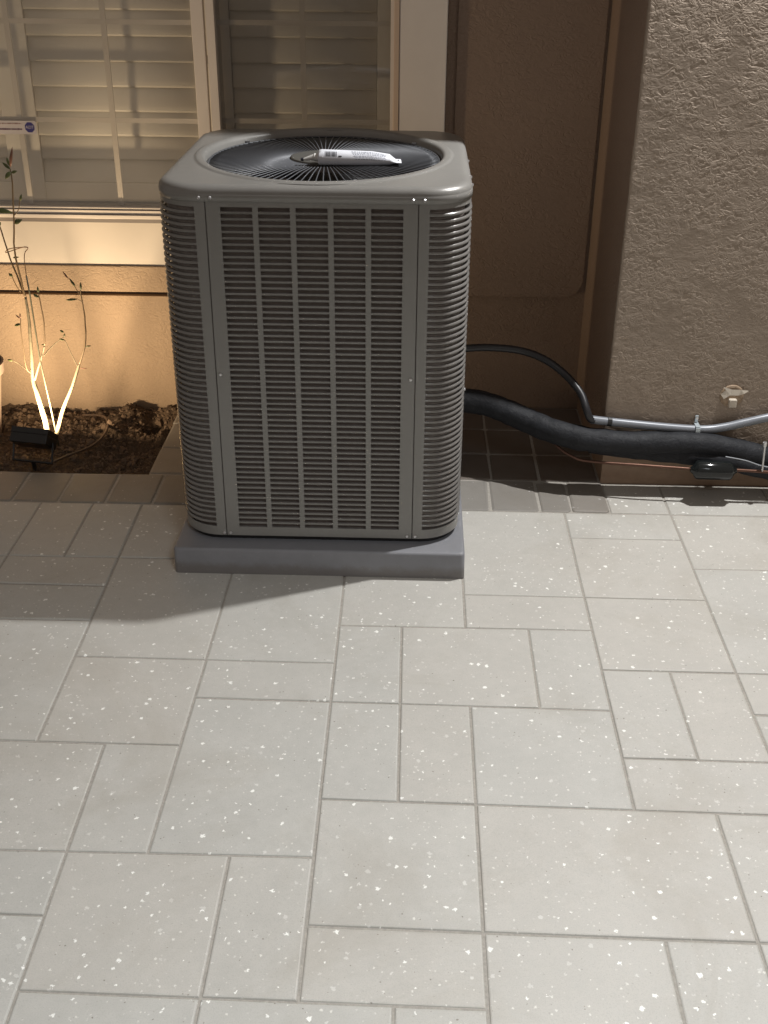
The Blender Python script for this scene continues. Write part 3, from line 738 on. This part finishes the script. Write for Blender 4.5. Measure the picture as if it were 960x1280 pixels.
# fan below
fan = MB().disc((CX, CY, 0.84), (0, 0, 1), 0.075, 0.10, 24).build('fan_motor', M_fan, ac, smooth=False)
for k in range(4):
    a0 = 2 * math.pi * k / 4 + 0.5; mb = MB(); vs = []; 
    for i in range(7):
        rr_ = 0.07 + 0.21 * i / 6
        for j in range(5):
            a = a0 + (j / 4 - 0.5) * 1.05 * (0.75 + 0.25 * i / 6) + 0.12 * i / 6
            vs.append((CX + rr_ * math.cos(a), CY + rr_ * math.sin(a), 0.905 + (j / 4 - 0.5) * 0.075 * (1 - 0.3 * i / 6)))
    fs = [(i * 5 + j, (i + 1) * 5 + j, (i + 1) * 5 + j + 1, i * 5 + j + 1) for i in range(6) for j in range(4)]
    bo = mb.add(vs, fs).build('fan_blade', M_fan, ac, smooth=True); sm = bo.modifiers.new('s', 'SOLIDIFY'); sm.thickness = 0.002
# screws
scm = MB().tube([(0, 0, 0), (0, -0.0025, 0), (0, -0.0042, 0)], [0.0042, 0.0042, 0.0028], 8).build('screw', M_screw, data=True, origin=(0, 0, 0))
for (x, z, y) in ((SL - 0.013, 0.9755, UY0 - 0.0025), (SL + 0.013, 0.9755, UY0 - 0.0025), (SR - 0.013, 0.9755, UY0 - 0.0025), (SR + 0.013, 0.9755, UY0 - 0.0025),
                  (SL + 0.011, 0.545, UY0), (SR - 0.011, 0.540, UY0), (SL - 0.006, 0.0995, UY0), (SL + 0.010, 0.0995, UY0), (SR - 0.013, 0.0995, UY0), (SR + 0.008, 0.0995, UY0)):
    place('screw', scm, ac, (x, y, z))
for (y, z) in ((1.07, 0.9755), (1.16, 0.9755), (1.36, 0.9755), (1.02, 0.47), (1.03, 0.10)):
    place('screw', scm, ac, (UX1 + (0.0025 if z > .9 else 0.002), y, z), (0, 0, R_(90)))
for a in (R_(232), R_(318), R_(40), R_(140)):
    MB().box(-.006, .006, -.004, .004, 0, .004).build('clip', M_screw, ac, origin=(0, 0, 0)).location = Vector((CX + (CRad - 0.004) * math.cos(a), CY + (CRad - .004) * EY * math.sin(a), 0.990)) - parent_world(ac)

# sealant tube lying on the guard
st = thing('sealant_tube', (0.02, 1.245, 1.0), 'white squeeze tube of sealant with barcode lying on the fan guard', 'tube')
A = Vector((-0.082, 1.200, 1.0110)); B = Vector((0.126, 1.2130, 1.0070))
ax = (B - A).normalized(); sd = Vector((-ax.y, ax.x, 0)).normalized() * -1; upv = ax.cross(sd) * -1
if upv.z < 0: upv = -upv
loops = []
for u, a, b_ in ((0.0, .012, .012), (0.015, .0195, .0185), (0.05, .0205, .0195), (0.35, .0205, .0185), (0.65, .0215, .0175), (0.86, .0235, .0125), (0.94, .025, .0014), (1.0, .025, .0012)):
    c = A + (B - A) * u
    loops.append([tuple(c + sd * a * math.cos(q) + upv * b_ * math.sin(q) + Vector((0, 0, (b_ - 0.019) * 0.3))) for q in [2 * math.pi * k / 20 for k in range(20)]])
# keep the underside on the wires
loops = [[(x, y, max(z, 0.9925)) for x, y, z in l] for l in loops]
tu = MB(); loft(tu, loops, cap_top=True, cap_bot=True)
tuo = tu.build('tube_body', M_tube_w, st, smooth=True); em = tuo.modifiers.new('e', 'EDGE_SPLIT'); em.split_angle = R_(60)
tip = A - ax * 0.036 - Vector((0, 0, 0.006))
MB().tube([A + ax * 0.002 + Vector((0, 0, -0.001)), A - ax * 0.010, A - ax * 0.0101, tip], [0.010, 0.0095, 0.0075, 0.0032], 14).build('nozzle', M_nozzle, st, smooth=False)
MB().tube([tip, tip - ax * 0.007], [0.0045, 0.0035], 10).build('nozzle_plug', M_ink, st)
# printing wraps the camera-facing flank
def print_on(u0, u1, v0, v1, mat, name):
    # u along the tube 0..1, v angle in degrees round it (0 = towards the patio, 90 = top)
    mb = MB(); vs = []
    def rad(u):
        T = ((0.0, .012, .012), (0.015, .0195, .0185), (0.05, .0205, .0195), (0.35, .0205, .0185), (0.65, .0215, .0175), (0.86, .0235, .0125), (0.94, .025, .0014), (1.0, .025, .0012))
        for p_, q_ in zip(T, T[1:]):
            if p_[0] <= u <= q_[0]:
                k = (u - p_[0]) / (q_[0] - p_[0]); return p_[1] + (q_[1] - p_[1]) * k, p_[2] + (q_[2] - p_[2]) * k
    for u in (u0, (u0 + u1) / 2, u1):
        a, b_ = rad(u); c = A + (B - A) * u
        for v in (v0, (v0 + v1) / 2, v1):
            q = R_(v); fd = sd if sd.y < 0 else -sd
            vs.append(c + fd * (a + 0.0004) * math.cos(q) + upv * (b_ + 0.0004) * math.sin(q) + Vector((0, 0, (b_ - 0.019) * 0.3)))
    mb.add(vs, [(0, 3, 4, 1), (1, 4, 5, 2), (3, 6, 7, 4), (4, 7, 8, 5)])
    return mb
rb_ = random.Random(8); mb = MB(); u = 0.085
while u < 0.215:
    w_ = rb_.choice((0.004, 0.007, 0.010)); q = print_on(u, u + w_, 18, 58, None, ''); mb.add(q.v, q.f); u += w_ + rb_.choice((0.004, 0.007))
mb.build('barcode', M_ink, st)
mb = MB()
for row, (v0, v1) in enumerate(((62, 68), (50, 55), (38, 43), (26, 30), (14, 18), (2, 6))):
    u = 0.40 + 0.01 * row
    while u < 0.80:
        w_ = rb_.uniform(0.008, 0.03); q = print_on(u, u + w_, v0, v1, None, ''); mb.add(q.v, q.f); u += w_ + rb_.uniform(0.005, 0.014)
mb.build('fine_print', M_ink_g, st)
q = print_on(0.245, 0.285, 18, 26, None, ''); q.build('print_mark', M_ink, st)
c = A + (B - A) * 0.965 + Vector((0, 0, -0.0038)); MB().box(c.x - .0013, c.x + .0013, c.y - .006, c.y + .004, c.z, c.z + .0006).build('crimp_mark', M_ink, st)

# ------------------------------------------------------------------ lines to the house
cd = thing('electrical_conduit', (0.70, 1.41, 0.23), 'flexible conduit arching from the unit and running grey along the right wall', 'conduit')
fpth = smooth_path([(0.27, 1.50, 0.406), (0.305, 1.5, 0.406), (0.389, 1.52, 0.404), (0.485, 1.52, 0.396), (0.561, 1.5, 0.375), (0.623, 1.47, 0.337), (0.664, 1.43, 0.298), (0.679, 1.4, 0.264), (0.693, 1.395, 0.233), (0.712, 1.40, 0.226)], 10)
rads = [0.0108 + (0.0008 if k % 2 else 0) for k in range(len(fpth))]
MB().tube(fpth, rads, 12).build('flexible_hose', M_flex, cd, smooth=True)
MB().tube(smooth_path([(0.695, 1.398, 0.229), (0.784, 1.405, 0.217), (0.94, 1.405, 0.204), (1.035, 1.405, 0.2005), (1.093, 1.405, 0.209), (1.149, 1.405, 0.224), (1.228, 1.405, 0.245), (1.35, 1.405, 0.27)], 8), 0.0125, 14).build('rigid_run', M_cond, cd, smooth=True)
MB().tube([(0.745, 1.401, 0.2225), (0.757, 1.402, 0.221)], 0.0142, 12).build('coupling', M_blackp, cd)
cp = MB(); cp.box(1.006, 1.020, 1.387, 1.390, 0.190, 0.212); cp.box(1.006, 1.020, 1.390, 1.424, 0.2125, 0.215); cp.box(1.008, 1.018, 1.421, 1.424, 0.215, 0.238)
cp.build('clamp', M_plast, cd, bevel=0.001)
MB().tube([(1.013, 1.4215, 0.230), (1.013, 1.417, 0.230)], 0.004, 8).build('clamp_screw', M_screw, cd)

ls = thing('refrigerant_lineset', (0.8, 1.375, 0.15), 'thick black insulated refrigerant line running from the unit along the wall base', 'pipe')
def rough_tube(pts, rad, n, amp, sd_):
    P_ = smooth_path(pts, 9); mb = MB(); mb.tube(P_, [rad * (1 + amp * noise.noise(Vector((i * 0.35, sd_, 0)))) for i in range(len(P_))], n)
    mb.v = [tuple(Vector(v) + Vector((0, 0, 1)) * 0.0025 * noise.noise(Vector(v) * 22 + Vector((sd_, 0, 0)))) for v in mb.v]; return mb
rough_tube([(0.24, 1.5, 0.236), (0.299, 1.5, 0.240), (0.372, 1.5, 0.235), (0.445, 1.48, 0.218), (0.516, 1.455, 0.197), (0.585, 1.415, 0.183), (0.678, 1.388, 0.170), (0.798, 1.386, 0.160), (0.963, 1.386, 0.160), (1.082, 1.386, 0.152), (1.229, 1.386, 0.118), (1.36, 1.386, 0.09)], 0.037, 20, 0.10, 1).build('insulation_sleeve', M_foam, ls, smooth=True)
rough_tube([(0.70, 1.392, 0.150), (0.80, 1.386, 0.140), (0.896, 1.38, 0.132), (1.039, 1.372, 0.125), (1.134, 1.366, 0.110), (1.233, 1.362, 0.086), (1.36, 1.36, 0.06)], 0.026, 16, 0.10, 7).build('lower_sleeve', M_foam, ls, smooth=True)
MB().tube(smooth_path([(1.09, 1.335, 0.145), (1.15, 1.332, 0.135), (1.20, 1.333, 0.118), (1.24, 1.335, 0.112)]), 0.0018, 6).build('sleeve_seam', simple('pale_seam', (0.35, 0.37, 0.40), 0.4), ls)

cpn = thing('copper_liquid_line', (0.85, 1.352, 0.10), 'thin copper line with black filter drier below the insulated pipe', 'pipe')
MB().tube(smooth_path([(0.585, 1.41, 0.155), (0.612, 1.39, 0.135), (0.649, 1.37, 0.119), (0.694, 1.36, 0.110), (0.847, 1.335, 0.112), (1.0, 1.326, 0.107)]), 0.0042, 10).build('copper_tube', M_copper, cpn, smooth=True)
MB().tube(smooth_path([(1.11, 1.326, 0.107), (1.179, 1.326, 0.104), (1.238, 1.326, 0.101), (1.36, 1.326, 0.098)]), 0.0048, 10).build('copper_tube', M_copper, cpn, smooth=True)
dr = MB().tube([(0.990, 1.326, 0.1055), (0.997, 1.326, 0.1055), (1.006, 1.326, 0.105), (1.012, 1.326, 0.105), (1.104, 1.326, 0.104), (1.110, 1.326, 0.104), (1.119, 1.326, 0.104), (1.126, 1.326, 0.104)], [0.007, 0.012, 0.0255, 0.0285, 0.0285, 0.0255, 0.012, 0.007], 28)
o = dr.build('filter_drier', M_drier, cpn, smooth=True); em = o.modifiers.new('e', 'EDGE_SPLIT'); em.split_angle = R_(45)
MB().tube([(1.201, 1.325, 0.103), (1.194, 1.322, 0.190)], 0.0032, 8).build('hanger_rod', M_screw, cpn)
MB().disc((1.1935, 1.3215, 0.188), (-0.08, -0.1, 0.9), 0.006, 0.012, 8).build('hanger_nut', M_screw, cpn)

# ------------------------------------------------------------------ garden uplight
ul = thing('garden_uplight', (-1.035, 1.52, 0.0), 'small black garden floodlight in the bed in front of the sapling', 'lamp')
D = UPD; S = Vector((D.y, -D.x, 0)).normalized(); U = S.cross(D).normalized()
if U.z < 0: U = -U
def obox(c, s_, d_, u_):
    vs = [c + S * a * s_ + D * b_ * d_ + U * k * u_ for k in (-1, 1) for b_ in (-1, 1) for a in (-1, 1)]
    return vs, [(0, 2, 3, 1), (4, 5, 7, 6), (0, 1, 5, 4), (2, 6, 7, 3), (0, 4, 6, 2), (1, 3, 7, 5)]
MB().add(*obox(UP, 0.063, 0.016, 0.036)).build('lamp_housing', M_blackp, ul, bevel=0.003)
t = NT('lit_lens', 0.3); t.color((0.9, 0.85, 0.7)); t.b.inputs['Emission Color'].default_value = (1.0, 0.62, 0.3, 1); t.b.inputs['Emission Strength'].default_value = 12
MB().add(*obox(UP + D * 0.0172, 0.05, 0.0011, 0.026)).build('lens', t.m, ul)
rm = MB()
for (ds, du_, ws, wu) in ((0, -0.0335, 0.063, 0.0025), (0, 0.0335, 0.063, 0.0025), (-0.0605, 0, 0.0025, 0.031), (0.0605, 0, 0.0025, 0.031)): rm.add(*obox(UP + D * 0.0245 + S * ds + U * du_, ws, 0.0085, wu))
rm.build('hood', M_blackp, ul)
br = MB()
for s_ in (-1, 1): br.tube([UP + S * 0.067 * s_, Vector((UP.x, UP.y, 0)) + S * 0.067 * s_ + Vector((0, -0.035, 0.006))], 0.0035, 6)
br.tube([Vector((UP.x, UP.y, 0.006)) - S * 0.069 + Vector((0, -0.035, 0)), Vector((UP.x, UP.y, 0.006)) + S * 0.069 + Vector((0, -0.035, 0))], 0.0045, 6)
br.build('bracket', simple('bracket_black', (0.03, 0.03, 0.03), 0.25, 0.5), ul)
MB().tube([(UP.x, UP.y - 0.03, 0.006), (UP.x, UP.y - 0.02, -0.06)], [0.008, 0.004], 8).build('ground_spike', M_blackp, ul)

# floodlight fixture on the pillar wall (above the frame)
fl = thing('wall_floodlight', (1.33, 1.43, 2.68), 'small white wall floodlight high on the stucco pillar', 'lamp')
MB().box(1.27, 1.39, 1.40, 1.436, 2.64, 2.76).build('back_plate', M_trim, fl, bevel=0.004)
MB().tube([(1.33, 1.40, 2.70), (1.33, 1.35, 2.68)], 0.012, 10).build('arm', M_trim, fl)
MB().tube([(1.335, 1.355, 2.705), (1.33, 1.33, 2.665)], [0.04, 0.055], 20).build('lamp_head', M_trim, fl)

# ------------------------------------------------------------------ sapling
sp = thing('sapling', (-1.021, 1.64, -0.005), 'bare young sapling with two pale stems lit from below in the bed', 'tree')
def stem(pts, r0, r1, mat, name='twig', n=7):
    P_ = smooth_path(pts, 6); k = len(P_)
    P_ = [p_ + Vector((noise.noise(p_ * 30), noise.noise(p_ * 30 + Vector((9, 0, 0))), 0)) * 0.0015 for p_ in P_]
    return MB().tube(P_, [r0 + (r1 - r0) * i / (k - 1) for i in range(k)], n).build(name, mat, sp, smooth=True)
stem([(-1.012, 1.64, -0.03), (-1.021, 1.64, 0.011), (-1.029, 1.645, 0.1), (-1.043, 1.65, 0.181), (-1.052, 1.66, 0.232), (-1.045, 1.66, 0.313), (-1.039, 1.665, 0.417), (-1.041, 1.67, 0.49)], 0.0105, 0.0036, M_bark, 'trunk', 10)
stem([(-1.012, 1.64, -0.01), (-0.968, 1.65, 0.113), (-0.934, 1.65, 0.183), (-0.901, 1.65, 0.26), (-0.893, 1.65, 0.279)], 0.0072, 0.0034, M_bark, 'trunk', 10)
stem([(-1.041, 1.67, 0.49), (-1.047, 1.665, 0.558), (-1.049, 1.66, 0.646), (-1.035, 1.655, 0.743), (-1.024, 1.65, 0.838), (-1.023, 1.65, 0.88)], 0.0034, 0.0018, M_twig)
stem([(-1.041, 1.67, 0.49), (-1.057, 1.68, 0.535), (-1.079, 1.69, 0.607), (-1.096, 1.7, 0.683), (-1.101, 1.7, 0.712)], 0.003, 0.0018, M_twig)
stem([(-0.893, 1.65, 0.279), (-0.865, 1.64, 0.342), (-0.856, 1.64, 0.403), (-0.854, 1.64, 0.454), (-0.855, 1.635, 0.502), (-0.853, 1.63, 0.528)], 0.003, 0.0016, M_twig)
stem([(-1.046, 1.655, 0.221), (-1.018, 1.65, 0.285), (-0.992, 1.64, 0.343)], 0.0038, 0.0026, M_bark)
stem([(-0.992, 1.64, 0.343), (-0.981, 1.63, 0.417), (-0.98, 1.62, 0.497), (-0.981, 1.62, 0.524)], 0.0024, 0.0014, M_twig)
stem([(-1.003, 1.645, 0.306), (-0.973, 1.66, 0.336), (-0.937, 1.67, 0.362)], 0.0018, 0.001, M_bark)
stem([(-1.054, 1.65, 0.247), (-1.061, 1.64, 0.267), (-1.058, 1.63, 0.337), (-1.052, 1.62, 0.406), (-1.048, 1.62, 0.437)], 0.0022, 0.0012, M_twig)
stem([(-1.05, 1.655, 0.238), (-1.062, 1.66, 0.248), (-1.093, 1.67, 0.268), (-1.112, 1.67, 0.279)], 0.0014, 0.0009, M_bark)
stem([(-0.898, 1.65, 0.266), (-0.92, 1.66, 0.316), (-0.934, 1.665, 0.353)], 0.0014, 0.0009, M_bark)
stem([(-1.035, 1.655, 0.743), (-1.015, 1.65, 0.765), (-1.005, 1.645, 0.80)], 0.0016, 0.001, M_twig)
stem([(-1.06, 1.685, 0.50), (-1.075, 1.68, 0.54), (-1.078, 1.68, 0.56)], 0.0014, 0.001, M_twig)
stem([(-0.855, 1.64, 0.50), (-0.872, 1.63, 0.54), (-0.886, 1.63, 0.565)], 0.0012, 0.001, M_twig)
stem([(-0.855, 1.64, 0.485), (-0.868, 1.63, 0.499), (-0.889, 1.63, 0.497)], 0.0012, 0.001, M_twig)
def leaf(c, d, L, W, mat=M_leaf):
    W *= 0.72
    c = Vector(c); d = Vector(d).normalized(); s_ = d.cross(Vector((0.2, -1, 0.3))).normalized(); u_ = s_.cross(d)
    prof_ = ((0, 0.08), (0.25, 0.8), (0.5, 1.0), (0.75, 0.7), (1.0, 0.05))
    vs = []
    for t_, w_ in prof_:
        mid = c + d * L * t_ + u_ * (0.1 * L * math.sin(t_ * 3))
        vs += [mid - s_ * W * w_ + u_ * W * 0.4 * w_, mid, mid + s_ * W * w_ + u_ * W * 0.4 * w_]
    fs = [(i * 3 + j, i * 3 + j + 1, i * 3 + j + 4, i * 3 + j + 3) for i in range(4) for j in range(2)]
    o = MB().add(vs, fs).build('leaf', mat, sp, smooth=True); sm = o.modifiers.new('s', 'SOLIDIFY'); sm.thickness = 0.0006
leaf((-1.022, 1.65, 0.885), (0.25, 0, 1), 0.062, 0.006, M_bud); leaf((-1.022, 1.65, 0.88), (-0.7, 0.1, 0.6), 0.03, 0.006); leaf((-1.022, 1.65, 0.875), (-0.6, -0.2, -0.7), 0.028, 0.009)
leaf((-1.022, 1.65, 0.87), (0.9, 0, 0.3), 0.02, 0.006); leaf((-1.024, 1.65, 0.89), (-0.2, 0, 1), 0.025, 0.005)
leaf((-0.886, 1.63, 0.560), (-0.5, 0, 0.8), 0.03, 0.0035, M_bud); leaf((-0.868, 1.63, 0.537), (-0.5, 0, 0.85), 0.03, 0.005); leaf((-0.853, 1.63, 0.525), (0.1, 0, 1), 0.028, 0.0045)
leaf((-0.866, 1.63, 0.499), (-1, 0, -0.12), 0.038, 0.005); leaf((-0.981, 1.62, 0.518), (0, 0, 1), 0.022, 0.0045); leaf((-0.981, 1.62, 0.505), (-0.7, 0, 0.4), 0.02, 0.006)
leaf((-1.05, 1.62, 0.42), (-0.9, 0, -0.3), 0.022, 0.006); leaf((-1.048, 1.62, 0.435), (-0.6, 0, 0.6), 0.02, 0.003, M_bud); leaf((-1.048, 1.62, 0.437), (0, 0, 1), 0.018, 0.003, M_bud)
leaf((-1.112, 1.67, 0.279), (-1, 0, 0.2), 0.018, 0.005); leaf((-0.937, 1.67, 0.362), (0.3, 0, 0.8), 0.012, 0.004); leaf((-0.934, 1.665, 0.353), (-1, 0, 0.2), 0.018, 0.004)
leaf((-0.934, 1.665, 0.378), (-0.8, 0, 0.5), 0.014, 0.005); leaf((-0.865, 1.64, 0.342), (1, 0, 0.15), 0.02, 0.0035); leaf((-0.893, 1.65, 0.266), (1, 0, -0.05), 0.024, 0.002, M_bud)
leaf((-0.99, 1.64, 0.345), (-1, 0, 0.1), 0.012, 0.003); leaf((-1.101, 1.70, 0.70), (0.4, 0, 0.8), 0.016, 0.005); leaf((-1.075, 1.68, 0.55), (-0.6, 0, 0.6), 0.016, 0.006)
leaf((-1.035, 1.65, 0.755), (-1, 0, 0.15), 0.06, 0.010); leaf((-1.005, 1.645, 0.79), (0.3, 0, 1), 0.022, 0.005); leaf((-1.04, 1.66, 0.72), (0.7, 0, 0.3), 0.03, 0.010)
leaf((-1.066, 1.68, 0.61), (0.9, 0, 0.1), 0.02, 0.004); leaf((-1.02, 1.655, 0.27), (0.2, 0, 1), 0.02, 0.003, M_bud)
sk = thing('plant_stake', (-1.0, 1.645, 0), 'thin wire plant stake with a hooped top tied beside the sapling', 'stake')
MB().tube([(-0.995, 1.65, -0.02), (-1.003, 1.642, 0.15), (-1.01, 1.63, 0.298), (-1.012, 1.63, 0.516), (-1.011, 1.62, 0.571)], [0.0024] * 5, 7).build('stake_rod', M_stake, sk, smooth=True)
MB().tube(smooth_path([(-1.011, 1.62, 0.571), (-1.008, 1.62, 0.635), (-0.994, 1.62, 0.657), (-1.013, 1.6, 0.664), (-1.05, 1.61, 0.655), (-1.068, 1.635, 0.638), (-1.05, 1.66, 0.640), (-1.015, 1.65, 0.652), (-0.994, 1.62, 0.6585)]), 0.0014, 6).build('wire_hoop', M_rust, sk, smooth=True)

# terracotta pot at the left edge
pt = thing('clay_pot', (-1.302, 1.75, -0.02), 'terracotta plant pot at the left edge of the planting bed', 'pot')
mb = MB(); loft(mb, [[(-1.302 + r_ * math.cos(2 * math.pi * k / 36), 1.75 + r_ * math.sin(2 * math.pi * k / 36), z) for k in range(36)] for r_, z in ((0.075, -0.03), (0.108, 0.20), (0.118, 0.202), (0.121, 0.237), (0.114, 0.239), (0.108, 0.20), (0.02, 0.198))], cap_bot=True)
mb.build('pot_body', M_pot, pt, smooth=True).modifiers.new('e', 'EDGE_SPLIT')
MB().tube([(-1.302, 1.75, 0.198), (-1.302, 1.75, 0.21)], [0.107, 0.1], 24).build('potting_soil', M_soil, pt)
